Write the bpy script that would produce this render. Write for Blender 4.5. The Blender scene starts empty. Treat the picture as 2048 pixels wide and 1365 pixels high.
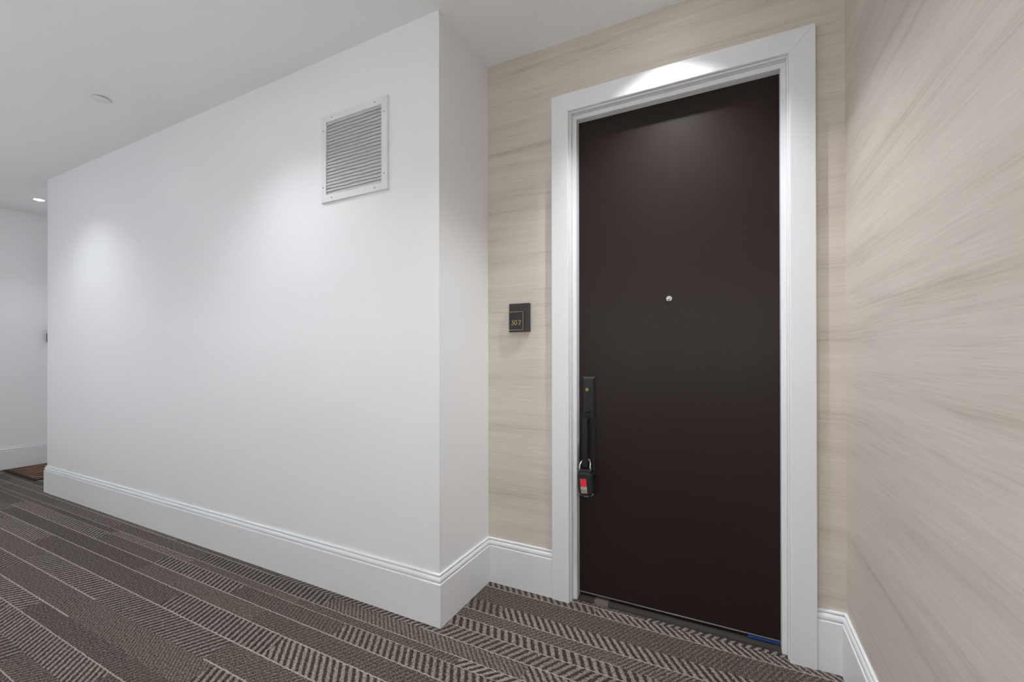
import bpy, math, random
from mathutils import Vector, Matrix
random.seed(7)
S = bpy.context.scene
C = S.collection

# ------------------------------------------------------------------ dimensions (metres)
# door wall is the plane y = 0, the corridor runs along x, the camera stands at y = -2
ZC = 2.725                      # ceiling
XR, XRET, XE, XF = 0.3977, -1.1384, -5.3125, -6.7437
YL, YO = -0.4369, -2.75         # face of the long white wall / wall across the corridor
XC = -0.2325                    # middle of the door
DY = 0.070                      # face of the door leaf
BBH = 0.229

# ------------------------------------------------------------------ camera
cam_d = bpy.data.cameras.new('camera')
cam = bpy.data.objects.new('camera', cam_d); C.objects.link(cam)
F_PX, YAW, PITCH, ROLL = 863.14, 26.493, 0.1336, -0.0863
y_, p_, r_ = map(math.radians, (YAW, PITCH, ROLL))
fwd = Vector((-math.sin(y_)*math.cos(p_), math.cos(y_)*math.cos(p_), math.sin(p_)))
rt = Vector((math.cos(y_), math.sin(y_), 0)); up = rt.cross(fwd)
R_ = math.cos(r_)*rt + math.sin(r_)*up
U_ = -math.sin(r_)*rt + math.cos(r_)*up
m = Matrix((R_, U_, -fwd)).transposed().to_4x4()
m.translation = Vector((0, -2.0, 1.2013))
cam.matrix_world = m
cam_d.sensor_width = 36.0; cam_d.sensor_fit = 'HORIZONTAL'
cam_d.lens = F_PX/2048*36.0
cam_d.shift_y = (705.34-682.5)/2048
cam_d.clip_start = 0.02
S.camera = cam

# ------------------------------------------------------------------ world, light levels, exposure
w = bpy.data.worlds.new('world'); S.world = w; w.use_nodes = True
w.node_tree.nodes['Background'].inputs[0].default_value = (0.9, 0.95, 1.0, 1)
w.node_tree.nodes['Background'].inputs[1].default_value = 0.0
P_ENTRY, P_FAR, P_CORRIDOR, E_FILL = 54.0, 14.0, 20.0, 18.0        # downlight watts, then glow of the added fill lamps (built further down)
S.view_settings.view_transform = 'Standard'
S.view_settings.look = 'None'
S.view_settings.gamma = 1.0
S.view_settings.use_curve_mapping = False
S.view_settings.exposure = 0.84
S.cycles.diffuse_bounces = 5
S.cycles.max_bounces = 8; S.cycles.use_light_tree = False

# ------------------------------------------------------------------ node helpers
class N:
    def __init__(s, name):
        s.m = bpy.data.materials.new(name); s.m.use_nodes = True
        s.t = s.m.node_tree; s.b = s.t.nodes['Principled BSDF']
    def new(s, kind, **kw):
        n = s.t.nodes.new(kind)
        for k, v in kw.items(): setattr(n, k, v)
        return n
    def put(s, sock, v):
        if hasattr(v, 'is_output'): s.t.links.new(v, sock)
        else: sock.default_value = v
    def math(s, op, a, b=0.0, c=0.0, clamp=False):
        n = s.new('ShaderNodeMath', operation=op, use_clamp=clamp)
        s.put(n.inputs[0], a); s.put(n.inputs[1], b)
        if len(n.inputs) > 2: s.put(n.inputs[2], c)
        return n.outputs[0]
    def mixc(s, f, a, b):
        n = s.new('ShaderNodeMix', data_type='RGBA')
        s.put(n.inputs[0], f); s.put(n.inputs[6], a); s.put(n.inputs[7], b)
        return n.outputs[2]
    def noise(s, vec, scale, detail=3.0, rough=0.5):
        n = s.new('ShaderNodeTexNoise'); s.put(n.inputs['Vector'], vec)
        n.inputs['Scale'].default_value = scale; n.inputs['Detail'].default_value = detail
        n.inputs['Roughness'].default_value = rough
        return n.outputs[0]
    def ramp(s, f, stops):
        n = s.new('ShaderNodeValToRGB'); s.put(n.inputs[0], f)
        e = n.color_ramp.elements
        while len(e) < len(stops): e.new(0.5)
        for q, (p, v) in zip(e, stops):
            q.position = p; q.color = (v, v, v, 1) if not isinstance(v, tuple) else v
        return n.outputs[0]
    def obj(s):
        return s.new('ShaderNodeTexCoord').outputs['Object']
    def geo(s):
        return s.new('ShaderNodeNewGeometry').outputs['Position']
    def mapping(s, vec, scale=(1, 1, 1), loc=(0, 0, 0), rot=(0, 0, 0)):
        n = s.new('ShaderNodeMapping'); s.put(n.inputs[0], vec)
        n.inputs[1].default_value = loc; n.inputs[2].default_value = rot; n.inputs[3].default_value = scale
        return n.outputs[0]
    def bump(s, h, strength, dist):
        n = s.new('ShaderNodeBump'); s.put(n.inputs['Height'], h)
        n.inputs['Strength'].default_value = strength; n.inputs['Distance'].default_value = dist
        s.t.links.new(n.outputs[0], s.b.inputs['Normal'])
    def set(s, col=None, rough=None, metal=None, spec=None):
        if col is not None: s.put(s.b.inputs['Base Color'], col)
        if rough is not None: s.put(s.b.inputs['Roughness'], rough)
        if metal is not None: s.b.inputs['Metallic'].default_value = metal
        if spec is not None: s.b.inputs['Specular IOR Level'].default_value = spec

def c4(r, g, b): return (r, g, b, 1.0)

def paint(name, col, rough, spec=0.5, amp=0.03):
    n = N(name); v = n.geo()
    f = n.noise(v, 1.7, 1)
    a = tuple(x*(1-amp) for x in col); b = tuple(min(1, x*(1+amp)) for x in col)
    n.set(n.mixc(f, c4(*a), c4(*b)), rough, 0.0, spec)
    return n.m

def plain(name, col, rough=0.5, metal=0.0, spec=0.5, nscale=60.0, amp=0.12):
    n = N(name); v = n.obj(); f = n.noise(v, nscale, 3)
    a = tuple(x*(1-amp) for x in col); b = tuple(min(1, x*(1+amp)) for x in col)
    n.set(n.mixc(f, c4(*a), c4(*b)), rough, metal, spec)
    return n.m

M = {}
M['wall'] = paint('white_wall_paint', (0.86, 0.86, 0.865), 0.42, 0.4, 0.01)
M['ceiling'] = paint('white_ceiling_paint', (0.88, 0.88, 0.88), 0.7, 0.3, 0.01)
M['trim'] = paint('white_trim_enamel', (0.82, 0.823, 0.83), 0.40, 0.4, 0.012)
M['metal_white'] = paint('white_powder_coat', (0.80, 0.80, 0.80), 0.4, 0.5, 0.02)
M['slat'] = paint('grey_white_slat', (0.62, 0.61, 0.595), 0.55, 0.4, 0.05)
M['screw'] = plain('screw_steel', (0.32, 0.31, 0.30), 0.35, 0.9)
M['dark_bronze'] = plain('dark_bronze', (0.014, 0.0120, 0.0108), 0.36, 0.0, 0.40, 90, 0.25)
M['brass'] = plain('aged_brass', (0.40, 0.27, 0.12), 0.3, 1.0)
M['gold'] = plain('brushed_gold', (0.75, 0.55, 0.25), 0.35, 1.0, nscale=200)
M['chrome'] = plain('chrome', (0.85, 0.84, 0.83), 0.12, 1.0)
M['steel'] = plain('shackle_steel', (0.5, 0.5, 0.48), 0.3, 1.0)
M['aluminium'] = plain('sweep_aluminium', (0.30, 0.30, 0.30), 0.35, 0.9)
M['rubber'] = plain('black_rubber', (0.014, 0.014, 0.014), 0.5, 0.0, 0.4, 150, 0.3)
M['edge_highlight'] = plain('edge_highlight_grey', (0.22, 0.22, 0.22), 0.5)  # lighter grey that paints the highlights on the lockbox edges
M['red'] = plain('red_sticker', (0.80, 0.03, 0.06), 0.45)
M['label_white'] = plain('off_white_sticker', (0.50, 0.43, 0.34), 0.5, nscale=900, amp=0.35)
M['label_grey'] = plain('grey_printed_sticker', (0.34, 0.28, 0.22), 0.5, nscale=700, amp=0.5)
M['blue_tape'] = plain('blue_tape', (0.015, 0.055, 0.22), 0.6)
M['plaque'] = plain('plaque_bronze', (0.050, 0.042, 0.042), 0.5, 0.2, 0.5, 40, 0.15)
M['plate'] = plain('plate_black', (0.030, 0.030, 0.030), 0.45, 0.2, 0.5, 60, 0.2)

# wallpaper: woven wood-veneer look, soft horizontal streaks
n = N('veneer_wallpaper')
v = n.geo()
sep = n.new('ShaderNodeSeparateXYZ'); n.put(sep.inputs[0], v)
h = n.math('ADD', sep.outputs[0], n.math('MULTIPLY', sep.outputs[1], 1.0))     # runs along either wall
wav = n.new('ShaderNodeCombineXYZ'); n.put(wav.inputs[0], n.math('MULTIPLY', h, 0.9)); n.put(wav.inputs[2], n.math('MULTIPLY', sep.outputs[2], 1.3))
warp = n.math('MULTIPLY', n.math('SUBTRACT', n.noise(wav.outputs[0], 1.0, 2), 0.5), 0.03)
zz = n.math('ADD', sep.outputs[2], warp)
def streak(hs, zs, det, off):
    c = n.new('ShaderNodeCombineXYZ')
    n.put(c.inputs[0], n.math('MULTIPLY', h, hs)); n.put(c.inputs[1], off); n.put(c.inputs[2], n.math('MULTIPLY', zz, zs))
    return n.noise(c.outputs[0], 1.0, det, 0.55)
broad = streak(0.55, 9.0, 2, 3.1)
mid = streak(0.8, 24.0, 3, 8.7)
fine = streak(5.0, 260.0, 3, 1.3)
dk = n.ramp(mid, [(0.28, 1.0), (0.44, 0.25), (0.55, 0.0)])                     # narrow darker veins
tone = n.math('ADD', n.math('MULTIPLY', broad, 0.45), n.math('MULTIPLY', fine, 0.55))
tone = n.math('SUBTRACT', tone, n.math('MULTIPLY', dk, 0.14))
col = n.ramp(tone, [(0.18, (0.465, 0.405, 0.345, 1)), (0.42, (0.615, 0.550, 0.480, 1)), (0.66, (0.705, 0.640, 0.566, 1))])
n.set(col, 0.55, 0.0, 0.35)
M['paper'] = n.m

# door paint: very dark brown, satin
n = N('espresso_door_paint'); v = n.geo()
f = n.noise(v, 420, 3, 0.7)
n.set(n.mixc(f, c4(0.0165, 0.0100, 0.0085), c4(0.029, 0.0185, 0.0160)), n.ramp(f, [(0.2, 0.34), (0.8, 0.46)]), 0.0, 0.20)
n.bump(n.noise(v, 700, 2), 0.10, 0.001)
M['door'] = n.m

# threshold: dark brown with a rubbed patch near the lock side
n = N('threshold_brown'); v = n.geo()
f = n.noise(n.mapping(v, (6, 60, 60)), 1.0, 4)
base = n.mixc(f, c4(0.022, 0.016, 0.014), c4(0.050, 0.038, 0.033))
sp = n.new('ShaderNodeSeparateXYZ'); n.put(sp.inputs[0], v)
d1 = n.math('ABSOLUTE', n.math('SUBTRACT', sp.outputs[0], -0.545))
patch = n.math('MULTIPLY', n.math('LESS_THAN', d1, n.math('ADD', 0.018, n.math('MULTIPLY', n.noise(v, 40, 2), 0.03))), 0.75)
n.set(n.mixc(patch, base, c4(0.17, 0.13, 0.11)), 0.45)
M['threshold'] = n.m

# carpet: narrow strips along the corridor, each cut into lengths with their own diagonal ribbing
n = N('herringbone_carpet'); v = n.geo()
sp = n.new('ShaderNodeSeparateXYZ'); n.put(sp.inputs[0], v)
jit = n.noise(v, 60, 2)
X = n.math('ADD', sp.outputs[0], n.math('MULTIPLY', n.math('SUBTRACT', jit, 0.5), 0.012))
Yw = n.math('ADD', sp.outputs[1], n.math('MULTIPLY', n.math('SUBTRACT', n.noise(v, 45, 2), 0.5), 0.006))
T = 1.8
ty = n.math('DIVIDE', n.math('ADD', Yw, 9.0), T)
ti = n.math('FLOOR', ty); tf = n.math('FRACT', ty)
fc = n.new('ShaderNodeFloatCurve'); n.put(fc.inputs['Value'], tf)
cv = fc.mapping.curves[0]
bounds = [0, .06, .186, .27, .34, .405, .485, .567, .61, .70, .793, .91, 1.022, 1.14, 1.22, 1.32, 1.40, 1.50, 1.60, 1.70, 1.8]
bounds = [T-q for q in reversed(bounds)]
K = len(bounds)-1
cv.points[0].location = (0, 0); cv.points[1].location = (1, 1)
for i in range(1, K): cv.points.new(bounds[i]/T, i/K)
for p in cv.points: p.handle_type = 'VECTOR'
fc.mapping.update()
s = n.math('MULTIPLY', fc.outputs[0], float(K))
row = n.math('ADD', n.math('FLOOR', s), n.math('MULTIPLY', ti, float(K)))
vv = n.math('FRACT', s)
wn = n.new('ShaderNodeTexWhiteNoise', noise_dimensions='1D'); n.put(wn.inputs['W'], row)
rrow = wn.outputs['Value']
seglen = n.math('ADD', 0.65, n.math('MULTIPLY', rrow, 0.5))
segf = n.math('DIVIDE', n.math('ADD', X, n.math('ADD', 20.0, n.math('MULTIPLY', rrow, 7.3))), seglen)
seg = n.math('FLOOR', segf)
wn2 = n.new('ShaderNodeTexWhiteNoise', noise_dimensions='2D')
cc = n.new('ShaderNodeCombineXYZ'); n.put(cc.inputs[0], row); n.put(cc.inputs[1], seg); n.put(wn2.inputs['Vector'], cc.outputs[0])
sc = n.new('ShaderNodeSeparateColor'); n.put(sc.inputs[0], wn2.outputs['Color'])
r1, r2, r3 = sc.outputs
par = n.math('SUBTRACT', n.math('MULTIPLY', n.math('MODULO', row, 2.0), 2.0), 1.0)   # +-1, alternates by strip
lean = n.math('MULTIPLY', par, n.math('ADD', 0.35, n.math('MULTIPLY', r3, 0.75)))
ph = n.math('DIVIDE', n.math('ADD', X, n.math('MULTIPLY', Yw, lean)), n.math('ADD', n.math('ADD', 0.0190, n.math('MULTIPLY', r2, 0.006)), n.math('MULTIPLY', n.math('GREATER_THAN', r1, 0.5), 0.011)))
rib = n.math('ADD', 0.5, n.math('MULTIPLY', n.math('SINE', n.math('MULTIPLY', ph, 6.2832)), 0.5))
rib = n.ramp(rib, [(0.15, 0.0), (0.75, 1.0)])
con = n.ramp(r1, [(0.0, 0.20), (0.42, 0.38), (0.60, 0.75), (1.0, 1.0)])
tuft = n.math('ADD', n.math('MULTIPLY', n.noise(v, 260, 2, 0.8), 0.6), n.math('MULTIPLY', n.noise(v, 120, 2, 0.7), 0.4))
tuftc = n.ramp(tuft, [(0.38, 0.0), (0.62, 1.0)])
line = n.math('LESS_THAN', vv, 0.055)
line = n.math('MULTIPLY', line, n.math('GREATER_THAN', r2, 0.22))
lum = n.math('ADD', n.math('MULTIPLY', n.math('MULTIPLY', rib, con), 0.58), n.math('MULTIPLY', n.math('SUBTRACT', 1.0, con), 0.22))
lum = n.math('ADD', lum, n.math('MULTIPLY', n.math('SUBTRACT', r3, 0.5), 0.08))
lum = n.math('MAXIMUM', lum, n.math('MULTIPLY', line, 0.72))
lum = n.math('ADD', lum, n.math('MULTIPLY', n.math('SUBTRACT', tuftc, 0.5), 0.70))
ccol = n.ramp(lum, [(0.0, (0.030, 0.0235, 0.0200, 1)), (0.35, (0.135, 0.112, 0.096, 1)), (0.75, (0.36, 0.310, 0.280, 1)), (1.0, (0.58, 0.52, 0.48, 1))])
n.set(ccol, 0.95, 0.0, 0.1)
n.bump(n.noise(v, 200, 1), 0.6, 0.004)
M['carpet'] = n.m

# coir mat
M['mat_base'] = plain('mat_dark_brown', (0.012, 0.007, 0.005), 0.95, nscale=220, amp=0.5)
M['mat_rib'] = plain('mat_tan_rib', (0.20, 0.108, 0.058), 0.95, nscale=260, amp=0.5)

n = N('lamp_glow')
n.b.inputs['Emission Color'].default_value = (0.98, 0.99, 1.0, 1); n.b.inputs['Emission Strength'].default_value = 14.0
n.set(c4(0.9, 0.9, 0.9), 0.4)
M['glow'] = n.m
n = N('fill_lamp_glow')  # glow of the fill lamps added behind the camera
n.b.inputs['Emission Color'].default_value = (0.935, 0.97, 1.0, 1); n.b.inputs['Emission Strength'].default_value = E_FILL
n.set(c4(0.9, 0.9, 0.9), 0.4)
M['opal'] = n.m

# ------------------------------------------------------------------ mesh helpers
def mesh(name, verts, faces, mat, parent=None, smooth=False):
    me = bpy.data.meshes.new(name)
    me.from_pydata([tuple(q) for q in verts], [], faces); me.validate(); me.update()
    import bmesh
    bm = bmesh.new(); bm.from_mesh(me)
    bmesh.ops.recalc_face_normals(bm, faces=bm.faces); bm.to_mesh(me); bm.free()
    if smooth:
        for p in me.polygons: p.use_smooth = True
    o = bpy.data.objects.new(name, me); C.objects.link(o)
    me.materials.append(mat)
    if parent: o.parent = parent
    return o
def boxes(name, bs, mat, parent=None):
    vs, fs = [], []
    for (x0, x1, y0, y1, z0, z1) in bs:
        b = len(vs)
        vs += [(x, y, z) for z in (z0, z1) for y in (y0, y1) for x in (x0, x1)]
        fs += [tuple(b+i for i in f) for f in ((0, 2, 3, 1), (4, 5, 7, 6), (0, 1, 5, 4), (2, 6, 7, 3), (0, 4, 6, 2), (1, 3, 7, 5))]
    return mesh(name, vs, fs, mat, parent)
def bevel(o, wd, seg=2, ang=30):
    md = o.modifiers.new('bevel', 'BEVEL'); md.width = wd; md.segments = seg
    md.limit_method = 'ANGLE'; md.angle_limit = math.radians(ang)
    return o
def empty(name, loc=(0, 0, 0), rot=(0, 0, 0)):
    o = bpy.data.objects.new(name, None); C.objects.link(o)
    o.location = loc; o.rotation_euler = rot; o.empty_display_size = 0.05
    return o
def tag(o, label=None, cat=None, group=None, kind=None):
    if label: o['label'] = label
    if cat: o['category'] = cat
    if group: o['group'] = group
    if kind: o['kind'] = kind
    return o
def loft(name, rings, mat, parent=None, smooth=False, closed=True, caps=True):
    """rings: equal-length loops of points, joined one after the other"""
    vs = [p for r in rings for p in r]; k = len(rings[0]); fs = []
    for i in range(len(rings)-1):
        for j in range(k if closed else k-1):
            a, b = i*k+j, i*k+(j+1) % k
            fs.append((a, b, b+k, a+k))
    if caps:
        fs.append(tuple(range(k))); fs.append(tuple((len(rings)-1)*k+j for j in range(k)))
    return mesh(name, vs, fs, mat, parent, smooth)
def lathe(name, prof, mat, parent=None, axis='z', loc=(0, 0, 0), seg=32, smooth=True):
    """prof: (radius, height) pairs; closed at both ends"""
    rings = []
    for r, h in prof:
        ring = []
        for j in range(seg):
            a = 2*math.pi*j/seg
            x, y = r*math.cos(a), r*math.sin(a)
            p = (x, y, h) if axis == 'z' else (x, h, y)
            ring.append((p[0]+loc[0], p[1]+loc[1], p[2]+loc[2]))
        rings.append(ring)
    o = loft(name, rings, mat, parent, smooth)
    if smooth:
        try:
            o.data.set_sharp_from_angle(angle=math.radians(35))
        except Exception: pass
    return o
def tube(name, pts, r, mat, parent=None, seg=12):
    pts = [Vector(p) for p in pts]; rings = []
    for i, p in enumerate(pts):
        t = (pts[min(i+1, len(pts)-1)]-pts[max(i-1, 0)]).normalized()
        a = t.orthogonal().normalized() if i == 0 else (prev-t*prev.dot(t)).normalized()
        prev = a; b = t.cross(a)
        rings.append([p+r*(math.cos(2*math.pi*j/seg)*a+math.sin(2*math.pi*j/seg)*b) for j in range(seg)])
    return loft(name, rings, mat, parent, True)
def rrect(w, h, r, k=5):
    """rounded rectangle outline, centred"""
    o = []
    for cx, cz, a0 in ((w/2-r, h/2-r, 0), (-w/2+r, h/2-r, 90), (-w/2+r, -h/2+r, 180), (w/2-r, -h/2+r, 270)):
        for i in range(k+1):
            a = math.radians(a0+90*i/k); o.append((cx+r*math.cos(a), cz+r*math.sin(a)))
    return o

# ------------------------------------------------------------------ setting: shell
st = lambda o: tag(o, kind='structure')
OPH, OPZ = 0.452, 2.375              # half width / height of the hole in the door wall
# carpet with a ragged cut edge at the door threshold
top, N_E = [], 160
x0, x1 = XC-0.4435, XC+0.4435
edge = [(x0+(x1-x0)*i/N_E, 0.026+random.uniform(-0.0035, 0.0035)+0.003*math.sin(i*0.7)) for i in range(N_E+1)]
loop = [(XF-0.1, YO-0.1), (XR+0.1, YO-0.1), (XR+0.1, -0.001), (x1, -0.001)] + [(x, y) for x, y in reversed(edge)] + [(x0, -0.001), (XRET-0.01, -0.001), (XRET-0.01, YL+0.01), (XE+0.01, YL+0.01), (XE+0.01, 0.01), (XF-0.1, 0.01)]
loft('floor', [[(x, y, 0.0) for x, y in loop], [(x, y, -0.012) for x, y in loop]], M['carpet'])
st(bpy.data.objects['floor'])
tag(bpy.data.objects['floor'], 'dark brown carpet with pale herringbone ribbing in narrow strips')
st(boxes('ceiling', [(XF-0.1, XR+0.1, YO-0.1, 0.25, ZC, ZC+0.1)], M['ceiling']))
st(boxes('wall_left', [(XE, XRET, YL, 0.25, -0.012, ZC)], M['wall']))
st(boxes('wall_back', [(XRET, XC-OPH, 0, 0.20, -0.012, ZC), (XC+OPH, XR, 0, 0.20, -0.012, ZC),
                       (XC-OPH, XC+OPH, 0, 0.20, OPZ, ZC), (XRET, XR, 0.20, 0.25, -0.05, ZC)], M['paper']))  # last box: unseen sheet added behind the leaf to stop light leaking
st(boxes('wall_right', [(XR, XR+0.1, YO, 0.25, -0.012, ZC)], M['paper']))
st(boxes('wall_far', [(XF-0.1, XF, YO, 0.25, -0.012, ZC)], M['wall']))
st(boxes('wall_alcove', [(XF, XE, 0.0, 0.25, -0.012, ZC)], M['wall']))
st(boxes('wall_opposite', [(XF-0.1, XR+0.1, YO-0.1, YO, -0.012, ZC)], M['wall']))

# baseboards, moulded cap
BBP = [(0, .229), (.0045, .229), (.0078, .2275), (.0090, .2245), (.0088, .2205), (.0035, .2192), (.0035, .2172), (.0085, .2160), (.0115, .2125), (.0138, .2065), (.0145, .2005),
       (.0138, .1970), (.0085, .1945), (.0080, .1918), (.0135, .1910), (.0165, .1895), (.0172, .1870), (.0172, 0.0), (0, 0.0)]
def baseboard(name, p0, p1, nrm, m0, m1, mat='trim'):
    p0, p1, nrm = Vector(p0+(0,)), Vector(p1+(0,)), Vector(nrm+(0,))
    d = (p1-p0).normalized()
    ra = [p0+d*(m0*q)+nrm*q+Vector((0, 0, z)) for q, z in BBP]
    rb = [p1-d*(m1*q)+nrm*q+Vector((0, 0, z)) for q, z in BBP]
    return st(loft(name, [ra, rb], M[mat]))
CO = 0.5365                          # casing outer half width
baseboard('baseboard_left', (XE, YL), (XRET, YL), (0, -1), -1, -1)
baseboard('baseboard_return', (XRET, YL), (XRET, 0), (1, 0), -1, 1)
baseboard('baseboard_back_left', (XRET, 0), (XC-CO, 0), (0, -1), 1, 0)
baseboard('baseboard_back_right', (XC+CO, 0), (XR, 0), (0, -1), 0, 1)
baseboard('baseboard_right', (XR, 0), (XR, YO), (-1, 0), 1, 1)
baseboard('baseboard_far', (XF, YO), (XF, 0), (1, 0), 1, 1)
baseboard('baseboard_alcove', (XF, 0), (XE, 0), (0, -1), 1, 1)
baseboard('baseboard_alcove_return', (XE, 0), (XE, YL), (-1, 0), 1, -1)
baseboard('baseboard_opposite', (XR, YO), (XF, YO), (0, 1), 1, 1)

# ------------------------------------------------------------------ the door
CT = 2.457
door = empty('door_1', (XC, 0, 0)); st(door)
tag(door, 'dark espresso flush entry door in a wide white casing')
def frame_piece(name, prof, side, mat, zb=0.0, gap=0.0):
    """prof: (half width, y) points; side -1 / 1 / 0 = left, right, head; corners are mitred"""
    if side:
        a = [Vector((side*q, y, zb)) for q, y in prof]
        b = [Vector((side*q, y, CT-(CO-q)-gap)) for q, y in prof]
    else:
        a = [Vector((-q+gap, y, CT-(CO-q))) for q, y in prof]
        b = [Vector((q-gap, y, CT-(CO-q))) for q, y in prof]
    return loft(name, [a, b], M[mat], door)
CASING = [(CO, 0), (CO, -.020), (CO-.002, -.022), (.4545, -.022), (.4520, -.0212), (.4500, -.0190), (.4490, -.0160), (.4490, 0)]
JAMB = [(.452, -.0035), (.4465, -.0035), (.4448, -.0028), (.4440, -.0010), (.4440, .0295), (.4290, .0300), (.4270, .0305), (.4260, .0325), (.4260, 0.1), (.452, 0.1)]
for sd in (-1, 0, 1): frame_piece('casing', CASING, sd, 'trim', gap=0.0006 if sd else 0.0)
for sd in (-1, 0, 1): frame_piece('jamb', JAMB, sd, 'trim', zb=-0.004)
leaf = boxes('door_leaf', [(-.4255, .4255, DY, DY+.044, .0225, 2.3475)], M['door'], door); bevel(leaf, .0015)
bevel(boxes('door_sweep', [(-.4250, .4250, DY-.0015, DY+.01, .0175, .0240)], M['aluminium'], door), .0012)
# peephole
ph_ = empty('peephole', (-0.2345-XC, DY, 1.4485)); ph_.parent = door
lathe('peephole_ring', [(.0005, .002), (.0125, .002), (.0130, -.001), (.0125, -.0035), (.0100, -.0055), (.0085, -.0050), (.0005, -.0045)], M['chrome'], ph_, 'y')
lathe('lens', [(.0083, -.003), (.0078, -.0062), (.0060, -.0082), (.0030, -.0094), (.0003, -.0098)], M['chrome'], ph_, 'y')
# handle set
HX, HZ0, HZ1 = -0.6085-XC, 0.605, 1.087
hs = empty('handle_set', (HX, DY, 0)); hs.parent = door
bevel(loft('back_plate', [[(sx*w_/2, yy, (HZ0+HZ1)/2+sz*h_/2) for sx, sz in ((-1, -1), (1, -1), (1, 1), (-1, 1))]
      for w_, h_, yy in ((.066, HZ1-HZ0, 0.0), (.066, HZ1-HZ0, -.004), (.046, HZ1-HZ0-.020, -.014))], M['dark_bronze'], hs), .0007)
lathe('lock_cylinder', [(.0005, 0), (.0150, -.010), (.0150, -.0180), (.0135, -.0195), (.0115, -.0190), (.0005, -.0190)], M['dark_bronze'], hs, 'y', (-.0045, 0, 1.024))
lathe('keyway', [(.0003, -.0185), (.0085, -.0185), (.0080, -.0215), (.0003, -.0222)], M['brass'], hs, 'y', (-.0045, 0, 1.024))
tl = [(0, .912), (-.030, .916), (-.045, .9215), (-.050, .921), (-.050, .9185), (-.030, .912), (0, .905)]
loft('thumb_latch', [[(-.0135, y, z) for y, z in tl], [(.0135, y, z) for y, z in tl]], M['dark_bronze'], hs)
gx = 0.0045
gp = [(-.006, .888), (-.056, .888), (-.058, .886), (-.058, .655), (-.054, .650), (-.006, .650), (-.006, .668), (-.042, .668), (-.044, .672), (-.044, .868), (-.042, .872), (-.006, .872)]
bevel(loft('grip', [[(gx-.0125-.009, y, z) for y, z in gp], [(gx+.0125-.009, y, z) for y, z in gp]], M['dark_bronze'], hs), .0012)
# threshold under the leaf
th = [(-.002, -.010), (.020, -.0045), (.045, -.0020), (.075, .0060), (.10, .0085), (.19, .0085), (.19, -.04), (-.002, -.04)]
tr = loft('threshold', [[(-.4265, y, z) for y, z in th], [(.4265, y, z) for y, z in th]], M['threshold'], door)

tp = boxes('masking_tape', [(0.075, XC+.424, DY-.004, DY+.012, .0075, .0165)], M['blue_tape'])
tag(tp, 'short strip of blue masking tape under the bottom right corner of the dark door', 'tape')

# ------------------------------------------------------------------ lockbox hanging on the door grip
lbx = -0.6115
lb = empty('lockbox', (lbx, 0.006, 0.668), (0, math.radians(-5), 0))
tag(lb, 'black key lockbox with red and white stickers hanging from the door handle', 'lockbox')
def lring(w_, h_, r_, y, cz): return [(x, y, cz+z) for x, z in rrect(w_, h_, r_, 4)]
bz = -.088
loft('body', [lring(.060, .100, .018, .026, bz), lring(.070, .110, .020, .020, bz), lring(.074, .114, .022, .010, bz), lring(.074, .114, .022, -.012, bz),
              lring(.068, .108, .020, -.021, bz), lring(.056, .096, .016, -.025, bz)], M['rubber'], lb)
collar = [[(x, y, -.040+z) for x, z in rrect(w_, h_, .012, 4)] for w_, h_, y in ((.056, .030, -.020), (.062, .034, -.012), (.062, .034, .012), (.056, .030, .020))]
loft('shackle_collar', collar, M['rubber'], lb)
tube('shackle', [(-.026, 0, -.045)] + [(-.026*math.cos(math.pi*i/14), 0.036*math.sin(math.pi*i/14), -.006+.026*math.sin(math.pi*i/14)) for i in range(15)] + [(.026, 0, -.045)], .0042, M['steel'], lb)
def sticker(name, w_, z0, z1, y, mat, sk=0.0):
    boxes(name, [(-w_/2-.006, w_/2-.006, y-.0012, y, z0, z1)], M[mat], lb)
sticker('red_sticker', .030, -.098, -.062, -.0252, 'red')
sticker('white_sticker', .030, -.112, -.0985, -.0252, 'label_white')
sticker('printed_sticker', .030, -.130, -.1125, -.0252, 'label_grey')
for (x0_, z0_, x1_, z1_) in ((-.033, -.133, -.020, -.1435), (-.012, -.1452, .011, -.1452), (.020, -.1435, .0335, -.132)):
    tube('edge_highlight_strip', [(x0_, -.013, z0_), ((x0_+x1_)/2, -.0145, (z0_+z1_)/2-.0012), (x1_, -.013, z1_)], .0045, M['edge_highlight'], lb, 8)  # grey strips in place of highlights along the bottom edges

# ------------------------------------------------------------------ room number plaques
def ribbon(name, strokes, wd, y0, y1, mat, parent):
    vs, fs = [], []
    for st_ in strokes:
        P = [Vector((x, 0, z)) for x, z in st_]; b = len(vs); k = len(P)
        for i, p in enumerate(P):
            t = (P[min(i+1, k-1)]-P[max(i-1, 0)]).normalized(); nn = Vector((-t.z, 0, t.x))*wd/2
            for q in (p+nn, p-nn):
                vs.append((q.x, y0, q.z)); vs.append((q.x, y1, q.z))
        for i in range(k-1):
            a, c = b+4*i, b+4*(i+1)
            fs += [(a, a+2, c+2, c), (a+1, c+1, c+3, a+3), (a, c, c+1, a+1), (a+2, a+3, c+3, c+2)]
        fs += [(b, b+1, b+3, b+2), tuple(b+4*(k-1)+i for i in (0, 2, 3, 1))]
    return mesh(name, vs, fs, M[mat], parent)
def arc(cx, cz, rx, rz, a0, a1, k=14):
    return [(cx+rx*math.cos(math.radians(a0+(a1-a0)*i/k)), cz+rz*math.sin(math.radians(a0+(a1-a0)*i/k))) for i in range(k+1)]
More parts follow.
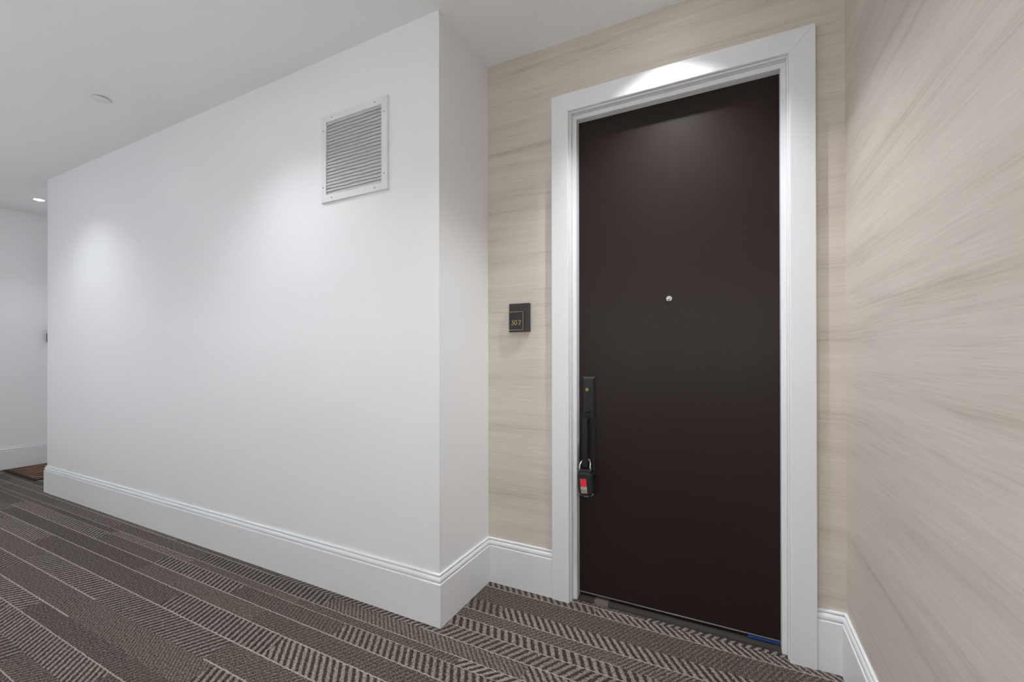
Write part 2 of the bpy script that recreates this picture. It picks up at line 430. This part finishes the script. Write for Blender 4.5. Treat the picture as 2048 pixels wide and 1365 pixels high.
def plaque(loc, numbered):
    o = empty('room_number_plaque', loc)
    bevel(boxes('base_block', [(-.057, .057, -.019, 0, -.0725, .0725)], M['plaque'], o), .002)
    bevel(boxes('number_plate', [(-.0535, .0275, -.026, -.019, -.064, .031)], M['plate'], o), .001)
    b0, b1 = -.0272, -.0250
    ribbon('gold_border', [[(-.0530, .0298), (.0262, .0298), (.0262, -.0628), (-.0530, -.0628)]], .0022, b0, b1, 'gold', o)
    if numbered:
        z0 = -.0365; h_ = .0225
        three = [(-.0385, z0+h_), (-.0275, z0+h_), (-.0335, z0+h_*.58)] + arc(-.0335, z0+h_*.29, .0056, h_*.29, 85, -150, 14)
        zero = arc(-.0150, z0+h_/2, .0068, h_/2, 90, 450, 26)
        two = arc(.0065, z0+h_*.72, .0058, h_*.28, 165, -25, 12) + [(.0007, z0), (.0135, z0)]
        for nm, sx in (('digit', three), ('digit', zero), ('digit', two)):
            ribbon(nm, [sx], .0021, -.0275, -.0255, 'gold', o)
    return o
# front face is 2 cm proud of the wall: position checked against the photograph
tag(plaque((-0.9475, 0, 1.3835), True), 'square dark room plaque with gold-edged plate reading 302 beside the door', 'plaque', 'room number plaques')
tag(plaque((-6.6800, 0, 1.400), False), 'dark room plaque just peeking out behind the far end of the white wall', 'plaque', 'room number plaques')

# ------------------------------------------------------------------ return-air grille on the long wall
gr = empty('air_vent_grille', (-1.650, YL, 2.199)); tag(gr, 'square white framed air vent grille high on the long white wall', 'vent')
GO, GI = .2225, .1865
FP = [(GO, 0), (GO, -.010), (GO-.002, -.012), (GI+.001, -.012), (GI, -.011), (GI, 0)]
for a in range(4):
    rot = Matrix.Rotation(math.pi/2*a, 4, 'Y')
    ra = [rot @ Vector((-q+.0003, y, q)) for q, y in FP]; rb = [rot @ Vector((q-.0003, y, q)) for q, y in FP]
    loft('frame_rail', [ra, rb], M['metal_white'], gr)
boxes('backing', [(-GI, GI, -.0016, -.0004, -GI, GI)], M['slat'], gr)
NS = 22; pitch = 2*GI/NS
def slat_mesh(seed):
    rr = random.Random(seed); K_ = 18; vs, fs = [], []
    a1, a2, p1, p2 = rr.uniform(.0006, .0014), rr.uniform(.0003, .0008), rr.uniform(0, 6), rr.uniform(0, 6)
    for i in range(K_+1):
        x = -GI+.0005+(2*GI-.001)*i/K_
        dz = a1*math.sin(x*28+p1)+a2*math.sin(x*61+p2)
        for y, z in ((-.0018, pitch*.62), (-.0080, -pitch*.26), (-.0100, -pitch*.32), (-.0102, -pitch*.42), (-.0070, -pitch*.40), (-.0012, pitch*.52)):
            vs.append((x, y, z+dz))
    for i in range(K_):
        for j in range(6):
            a, b = i*6+j, i*6+(j+1) % 6
            fs.append((a, b, b+6, a+6))
    fs.append(tuple(range(6))); fs.append(tuple(K_*6+j for j in range(6)))
    return vs, fs
for i in range(NS):
    vs, fs = slat_mesh(i)
    o = mesh('slat', vs, fs, M['slat'], gr); o.location = (0, 0, -GI+pitch*(i+.5)-.0005)
scr = lathe('screw', [(.0002, -.0118), (.0034, -.0118), (.0034, -.0132), (.0022, -.0142), (.0003, -.0143)], M['screw'], gr, 'y', seg=12)
gm = GI+.018
for k, (sx, sz) in enumerate(((-.145, gm), (.145, gm), (-.145, -gm), (.145, -gm), (-gm, .145), (-gm, -.145), (gm, .145), (gm, -.145))):
    o = scr if k == 0 else scr.copy()
    if k: C.objects.link(o); o.parent = gr
    o.location = (sx, 0, sz)

# ------------------------------------------------------------------ ceiling: sprinkler cover and downlights
sp_ = empty('sprinkler_cover', (-3.334, -0.794, ZC)); tag(sp_, 'flat round white sprinkler cover plate on the ceiling above the long wall', 'sprinkler')
lathe('cover_plate', [(.0005, -.0048), (.0415, -.0048), (.0425, -.0055), (.0425, -.0062), (.0410, -.0070), (.0005, -.0073)], M['metal_white'], sp_, seg=48)
lathe('collar', [(.0005, 0.0), (.0340, 0.0), (.0340, -.0050), (.0005, -.0050)], M['screw'], sp_, seg=32)

def downlight(x, y, watts, label, spot=150, blend=0.9, group='round ceiling downlights', ap=.038):
    o = empty('downlight', (x, y, ZC)); tag(o, label, 'ceiling light', group)
    lathe('trim_ring', [(ap, -.0005), (ap+.014, -.0005), (ap+.014, -.0020), (ap+.009, -.0036), (ap+.001, -.0040), (ap-.001, -.0032), (ap-.001, -.0005)], M['metal_white'], o, seg=40)
    lathe('lens', [(.0005, -.0006), (ap-.0012, -.0006), (ap-.0012, -.0024), (.0005, -.0028)], M['glow'], o, seg=40)
    ld = bpy.data.lights.new('bulb', 'SPOT'); ld.energy = watts; ld.spot_size = math.radians(spot); ld.spot_blend = blend
    ld.shadow_soft_size = ap*0.35; ld.color = (0.935, 0.97, 1.0)
    lo = bpy.data.objects.new('bulb', ld); C.objects.link(lo); lo.parent = o; lo.location = (0, 0, -.012)
    return o
downlight(-0.235, -0.290, P_ENTRY, 'round ceiling downlight directly in front of the dark entry door', 98, 1.0)
downlight(-6.064, -0.276, P_FAR, 'small glowing round ceiling downlight at the far end of the corridor', 95, 1.0)
for i, x in enumerate((-0.45, -2.05, -4.40)):
    downlight(x, -1.08, P_CORRIDOR, 'round ceiling downlight of the corridor row, ' + ('nearest the papered end wall', 'middle of the row', 'nearest the far white wall')[i], 116, 0.9)

# added fill lamps shaped as opal wall sconces, unseen behind the camera
def fill_lamp(x, label):
    o = empty('added_fill_lamp', (x, YO, 1.40)); tag(o, label, 'fill_lamp', 'added fill lamps')
    bevel(boxes('back_plate', [(-.055, .055, 0.0005, .018, -.11, .11)], M['screw'], o), .003)
    boxes('arm', [(-.012, .012, .018, .05, -.012, .012)], M['screw'], o)
    lathe('fill_shade', [(.0005, -.15), (.050, -.15), (.055, -.145), (.055, .145), (.050, .15), (.0005, .15)], M['opal'], o, loc=(0, .095, 0), seg=24)
    return o
for x, t in ((0.10, 'opal glass wall sconce nearest the papered end wall, added as unseen fill'), (-0.95, 'opal glass wall sconce second from the papered end wall, added as unseen fill'),
             (-2.6, 'opal glass wall sconce in the middle of the row, added as unseen fill'), (-4.2, 'opal glass wall sconce second from the far white wall, added as unseen fill'),
             (-5.8, 'opal glass wall sconce nearest the far white wall, added as unseen fill')):
    fill_lamp(x, t)

# ------------------------------------------------------------------ door mat at the far entry
mt = empty('door_mat', (-6.27, -0.14, 0)); tag(mt, 'dark brown door mat with tan wavy ribs at the far corridor corner', 'door mat')
loft('mat_base', [[(x, y, z) for x, y in rrect(.80-i_, .45-i_, .01, 3)] for z, i_ in ((0.0005, 0), (.007, 0), (.009, .006))], M['mat_base'], mt)
rr = random.Random(3)
vs, fs = [], []
NR = 9
for k in range(NR):
    xx = -.36+.72*k/(NR-1); ph1 = rr.uniform(0, 6); b = len(vs); K_ = 22
    for i in range(K_+1):
        yy = -.200+.400*i/K_
        c = xx+.010*math.sin(yy*14+ph1*.4)+.005*math.sin(yy*33+ph1)
        wd = .021+.008*math.sin(yy*21+ph1)
        vs += [(c-wd, yy, .0088), (c-wd*.6, yy, .0130), (c+wd*.6, yy, .0130), (c+wd, yy, .0088)]
    for i in range(K_):
        for j in range(4):
            a, q = b+i*4+j, b+i*4+(j+1) % 4
            fs.append((a, q, q+4, a+4))
    fs.append((b, b+1, b+2, b+3)); fs.append(tuple(b+K_*4+j for j in range(4)))
mesh('wavy_ribs', vs, fs, M['mat_rib'], mt)['kind'] = 'stuff'
